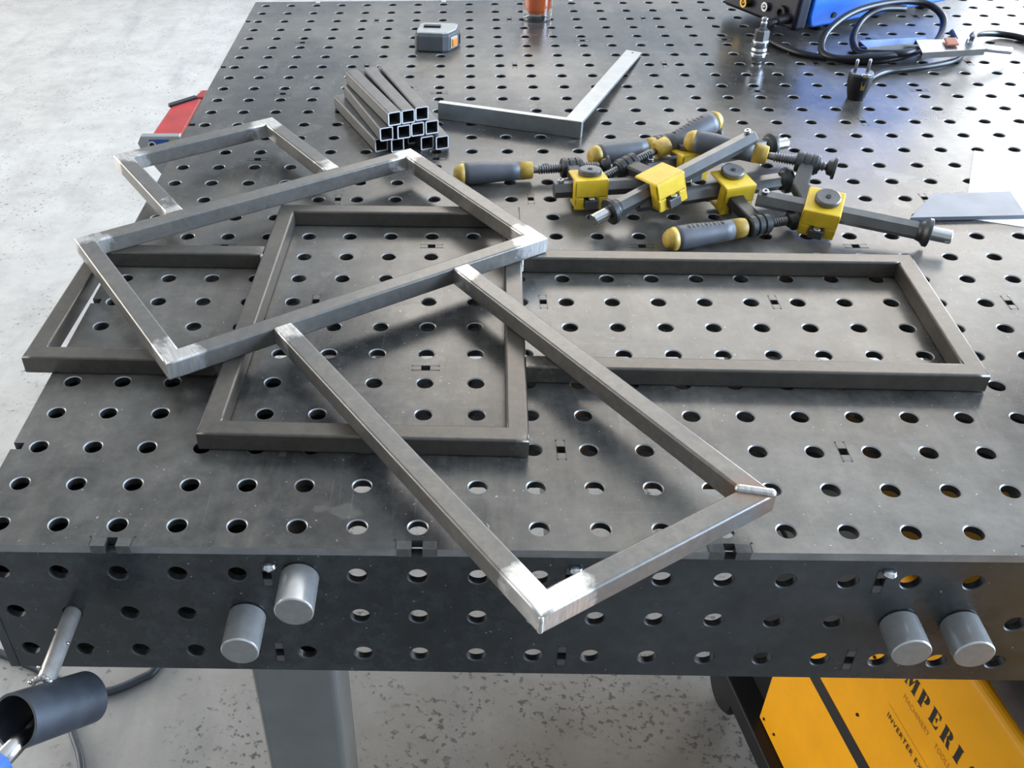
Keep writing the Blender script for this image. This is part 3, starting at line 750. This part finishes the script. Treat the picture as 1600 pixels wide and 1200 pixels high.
# quick coupling
qc = empty('hose_coupling', 'chromed hose coupling standing upright left of the blue machine', 'coupling', (.8784, 1.1048, 0))
MB().lathe([(0, .0085), (.004, .0085), (.012, .0130), (.016, .0130), (.018, .0118), (.022, .0132), (.026, .0118), (.030, .0130), (.036, .0130), (.038, .0120)], (0, 0, 0), (0, 0, 1), 28).build('sleeve', 'zinc', qc)
MB().lathe([(.038, .0122), (.053, .0122), (.0545, .0105)], (0, 0, 0), (0, 0, 1), 6, smooth=False).build('hex_nut', 'bar', qc)
MB().lathe([(.053, .0052), (.066, .0052), (.067, .0042), (.069, .0042), (.070, .0055), (.073, .0055), (.0735, .003), (.065, .0028)], (0, 0, 0), (0, 0, 1), 20).build('nipple', 'zinc', qc)
# mains plug standing pins up
pl = empty('mains_plug', 'black mains plug standing on end with two metal pins upward', 'plug', (.9915, .9420, 0))
MB().lathe([(0, .011), (.001, .012), (.012, .0150), (.026, .0178), (.038, .0180), (.0395, .0170)], (0, 0, 0), (0, 0, 1), 28).build('plug_body', 'blackpl', pl)
MB().lathe([(.0385, .0172), (.0415, .0165), (.0415, .0005)], (0, 0, 0), (0, 0, 1), 28).build('plug_face', 'bar', pl)
for s_ in (-1, 1):
    MB().lathe([(.041, .0025), (.058, .0025), (.0595, .0012)], (s_*.0095, .003, 0), (0, 0, 1), 12).build('pin', 'zinc', pl)
    MB().box((0, s_*.0165, .030), (.006, .0022, .022)).build('earth_strip', 'brass', pl)
MB().box((0, -.0150, .0412), (.011, .0045, .004)).build('earth_contact', 'zinc', pl, .001)
tag(MB().tube([(1.0005, .9540, .006), (1.030, 1.005, .006), (1.065, 1.040, .0058), (1.10, 1.052, .0058), (1.1461, 1.066, .0058), (1.19, 1.088, .0058), (1.222, 1.125, .0056), (1.238, 1.185, .0056), (1.25, 1.24, .0056)], .0052, 10).build('mains_cable', 'rubber'), 'thin black mains cable running from the plug under the earth clamp', 'cable')

# ------------------------------------------------------------------ things hanging on the left side of the table
rb = empty('red_holder', 'red plastic holder hanging on the far left side of the table', 'holder', (-.0255, .86, -.045))
poly = [(0, -.052), (-.042, -.052), (-.050, -.040), (-.047, .070), (-.012, .105), (0, .105)]
o_ = MB().prism(poly, .0, .043).build('red_shell', 'red', rb, .006, 3)
MB().box((-.030, .0885, .0435), (.050, .007, .006), Rz(R_(45))).build('top_lip', 'blackpl', rb, .001)
o_ = MB().prism([(0, .115), (-.020, .115), (-.014, .150), (0, .150)], .0, .040).build('side_pocket', 'red', rb, .004)
gp = empty('label_plate', 'grey metal plate with a blue sticker and a hole on the left table side', 'bracket', (-.0255, .795, -.075))
poly = [(0, .080), (-.058, .080), (-.064, .070), (-.060, .056), (-.024, 0), (0, 0)]
MB().prism(poly, 0, .012, fn=lambda x, z, y: (x, y, z)).build('plate', 'alu', gp, .001)
MB().prism([(-.046, .075), (-.016, .075), (-.022, .060), (-.046, .058)], -.0006, 0, fn=lambda x, z, y: (x, y, z)).build('sticker', 'label_blue', gp)
MB().prism([(-.014, .075), (0, .075), (0, .062), (-.020, .060)], -.0006, 0, fn=lambda x, z, y: (x, y, z)).build('sticker_edge', 'label_yellow', gp)
MB().prism([(-.030, .028), (-.014, .034), (-.008, .020), (-.020, .008)], -.0006, 0, fn=lambda x, z, y: (x, y, z)).build('sticker', 'label_blue', gp)
MB().lathe([(0, .0062), (.0012, .0062), (.0012, .0040)], (-.042, -.0005, .067), (0, -1, 0), 20, caps=(False, False)).build('eyelet', 'zinc', gp)
MB().cyl((-.042, -.0006, .067), (-.042, -.0010, .067), .0042, 16).build('eyelet_hole', 'dark', gp)

# ------------------------------------------------------------------ yellow machine on the floor under the table
P0 = Vector((.8517, .3504, -.75)); mu = Vector((.17, -.9854, 0)).normalized(); mw = Vector((-mu.y, mu.x, 0))
ym = empty('welding_power_source', 'yellow welding power source with black lettering on the floor under the table', 'welding machine', (P0.x, P0.y, ZF),
           basis(mu, mw, Vector((0, 0, 1))))
zb = -.75-ZF; ML, MW_, MH = .66, .27, .493
def prof_yz(inset=0):
    r = .012; pts = [(inset, zb), (inset, zb+MH-r)]
    for k in range(1, 6): a = PI-PI/2*k/6; pts.append((inset+r+r*math.cos(a), zb+MH-r+r*math.sin(a)))
    pts += [(inset+r, zb+MH)]
    q = [(MW_-y, z) for y, z in pts[::-1]]
    return pts+q
pts = prof_yz(); n = len(pts)
vs = [(x, y, z) for x in (0, ML) for y, z in pts]
MB().add(vs, [(i, i+1, n+i+1, n+i) for i in range(n-1)]+[list(range(n))[::-1], list(range(n, 2*n))], 0, False).build('case', 'amber', ym)
mb = MB().box((.035, -.0006, zb+.207), (0, 0, 0)); mb = MB()
mb.add([(0, -.0006, zb+.198), (ML, -.0006, zb+.198), (ML, -.0006, zb+.222), (0, -.0006, zb+.222)], [(0, 1, 2, 3)])
mb.build('black_stripe', 'ink', ym)
# base, end panel, axle of the black undercarriage
MB().box((.28, MW_/2-.005, zb-.022), (.86, MW_+.03, .04)).build('base', 'blackpl', ym, .003)
MB().prism([(-.15, .03), (-.02, .03), (-.02, .26), (-.05, .26)], .0, .02, fn=lambda x, z, y: (x, y+.02, z)).build('gusset', 'blackpl', ym, .002)
MB().box((-.09, MW_/2, zb+.14), (.14, MW_-.05, .28)).build('back_box', 'blackpl', ym, .006)
for y in (.0, MW_-.01):
    wh = MB().lathe([(-.016, .020), (-.016, .042), (-.010, .048), (.010, .048), (.016, .042), (.016, .020)], (-.10, y, .048), (0, 1, 0), 28).build('wheel', 'rubber', ym)
    MB().lathe([(-.0155, .001), (-.0155, .021)], (-.10, y, .048), (0, 1, 0), 20, caps=(True, False)).build('hub', 'forged', wh)
    wh2 = MB().lathe([(-.012, .018), (-.012, .030), (.012, .030), (.012, .018)], (.60, y, .030), (0, 1, 0), 24).build('wheel', 'rubber', ym)
for x, z in ((.012, .012), (.012, .30), (.045, .02), (.17, .36), (.18, .26), (.14, .47)):
    MB().cyl((x, 0, zb+z), (x, -.002, zb+z), .0022, 10).build('case_screw', 'blackpl', ym)
# lettering; stencil capitals on a 1 x 1 cell: polygons (x, z)
GLY = {
 'I': [[(.12, 0), (.62, 0), (.62, .04), (.55, .08), (.55, .92), (.62, .96), (.62, 1), (.12, 1), (.12, .96), (.19, .92), (.19, .08), (.12, .04)]],
 'M': [[(0, 0), (.24, 0), (.24, .04), (.17, .08), (.17, .80), (.08, 1), (0, 1), (.08, .93), (.08, .08), (0, .04)],
       [(.10, 1), (.36, 1), (.60, .42), (.47, .06)], [(.62, .46), (.84, 1), (.78, 1), (.56, .46)],
       [(.70, 0), (1.12, 0), (1.12, .04), (1.05, .08), (1.05, .93), (1.12, 1), (.84, 1), (.78, .80), (.78, .08), (.70, .04)]],
 'P': [[(0, 0), (.46, 0), (.46, .04), (.38, .08), (.38, .93), (.44, 1), (0, 1), (0, .96), (.07, .92), (.07, .08), (0, .04)],
       [(.43, 1), (.60, 1), (.78, .93), (.84, .76), (.80, .58), (.66, .48), (.43, .46), (.43, .52), (.52, .56), (.55, .74), (.52, .92), (.43, .95)]],
 'E': [[(0, 0), (.44, 0), (.38, .08), (.38, .92), (.44, 1), (0, 1), (0, .96), (.07, .92), (.07, .08), (0, .04)],
       [(.44, 1), (.78, 1), (.80, .72), (.75, .72), (.66, .90), (.44, .95)], [(.44, .54), (.58, .66), (.62, .66), (.62, .34), (.58, .34), (.54, .48), (.44, .49)],
       [(.44, 0), (.80, 0), (.84, .30), (.79, .30), (.68, .10), (.44, .05)]],
 'R': [[(0, 0), (.46, 0), (.46, .04), (.38, .08), (.38, .93), (.44, 1), (0, 1), (0, .96), (.07, .92), (.07, .08), (0, .04)],
       [(.43, 1), (.60, 1), (.78, .93), (.82, .78), (.78, .60), (.64, .52), (.43, .50), (.43, .55), (.50, .58), (.53, .76), (.50, .92), (.43, .95)],
       [(.46, .48), (.62, .48), (.76, .40), (.82, .10), (.92, .04), (.92, 0), (.62, 0), (.52, .36)]],
 'A': [[(-.02, 0), (.24, 0), (.24, .04), (.14, .08), (.44, .84), (.40, .94), (.06, .08), (-.02, .04)],
       [(.44, 1), (.56, 1), (.92, .08), (1.0, .04), (1.0, 0), (.52, 0), (.52, .04), (.58, .08), (.40, .72)], [(.20, .30), (.40, .30), (.40, .34), (.22, .34)]],
 'L': [[(0, 0), (.46, 0), (.40, .08), (.40, .92), (.48, .96), (.48, 1), (0, 1), (0, .96), (.08, .92), (.08, .08), (0, .04)], [(.46, 0), (.80, 0), (.84, .34), (.79, .34), (.66, .10), (.46, .05)]],
}
cap, pitch_, x_ = .0225, .0228, .2045
base_z = zb+.386
for k, ch in enumerate('IMPERIAL'):
    mb = MB()
    for pg in GLY[ch]:
        pts2 = [(x_+px_*cap*.86, base_z+pz_*cap) for px_, pz_ in pg]
        tri = tessellate_polygon([[Vector((a, b_, 0)) for a, b_ in pts2]])
        mb.add([(a, -.0006, b_) for a, b_ in pts2], [tuple(t) for t in tri])
    mb.build('letter', 'ink', ym)
    x_ += pitch_*(1.18 if ch == 'M' else (.86 if ch == 'I' else 1.0))
def text_part(body, x, z, size, m_, name, width):
    cu = bpy.data.curves.new(name, 'FONT'); cu.body = body; cu.size = size; cu.space_character = 1.15
    t = bpy.data.objects.new(name+'_curve', cu); COL.objects.link(t)
    me = bpy.data.meshes.new_from_object(t.evaluated_get(bpy.context.evaluated_depsgraph_get()))
    bpy.data.objects.remove(t); bpy.data.curves.remove(cu)
    xs = [v.co.x for v in me.vertices]; k = width/(max(xs)-min(xs))
    for v in me.vertices: v.co = Vector((x+(v.co.x-min(xs))*k, -.0007, z+v.co.y))
    me.materials.clear(); me.materials.append(M[m_]); me.polygons.foreach_set('use_smooth', [False]*len(me.polygons))
    return link(name, me, ym)
text_part('MACHINERY', .232, zb+.366, .011, 'faint', 'small_lettering', .052)
text_part('TOOLS', .296, zb+.366, .011, 'faint', 'small_lettering', .028)
text_part('INVERTER EX', .222, zb+.3170, .0115, 'ink', 'small_lettering', .074)
MB().add([(.216, -.0006, zb+.334), (.40, -.0006, zb+.334), (.40, -.0006, zb+.3346), (.216, -.0006, zb+.3346)], [(0, 1, 2, 3)]).build('fine_line', 'faint', ym)
# rag on top of the machine
mb = MB(); nx, ny = 18, 14; vs = []
for i in range(nx+1):
    for j in range(ny+1):
        x = .215+.165*i/nx; y = .004+.20*j/ny
        wob = noise.noise(Vector((x*18, y*18, 0)))
        x2 = x+.02*noise.noise(Vector((y*14, 3, 1)))+(.03*(j/ny))
        z = zb+MH+.006+.012*abs(wob)+.010*math.sin(i/nx*PI)*math.sin(min(1, j/ny+.1)*PI)
        vs.append((x2, y, z))
fs = [(i*(ny+1)+j, (i+1)*(ny+1)+j, (i+1)*(ny+1)+j+1, i*(ny+1)+j+1) for i in range(nx) for j in range(ny)]
mb.add([tuple(ym.matrix_basis @ Vector(v)) for v in vs], fs, 0, True)
o_ = tag(mb.build('rag', 'rag'), 'dark brown rag crumpled on top of the yellow machine', 'rag')
s_ = o_.modifiers.new('thick', 'SOLIDIFY'); s_.thickness = .004; s_.offset = -1

# ------------------------------------------------------------------ cables on the floor
zc = ZF+.008
tag(MB().tube([(-.75, .62, zc), (-.56, .565, zc), (-.4322, .5231, zc), (-.3514, .4897, zc), (-.283, .4532, zc), (-.2189, .4438, zc), (-.1603, .4755, zc), (-.1428, .4962, zc), (-.10, .60, zc), (.02, .75, zc)], .0075, 12).build('floor_cable', 'pipe'), 'dark blue cable curving over the floor behind the pipe holder', 'cable')
tag(MB().tube([(-.290, .425, zc), (-.2705, .3954, zc), (-.2483, .3588, zc), (-.2167, .3006, zc), (-.19, .20, zc), (-.20, .05, zc), (-.26, -.1, zc)], .0060, 12).build('floor_cable', 'pipe'), 'dark cable on the floor running toward the viewer below the pipe', 'cable')
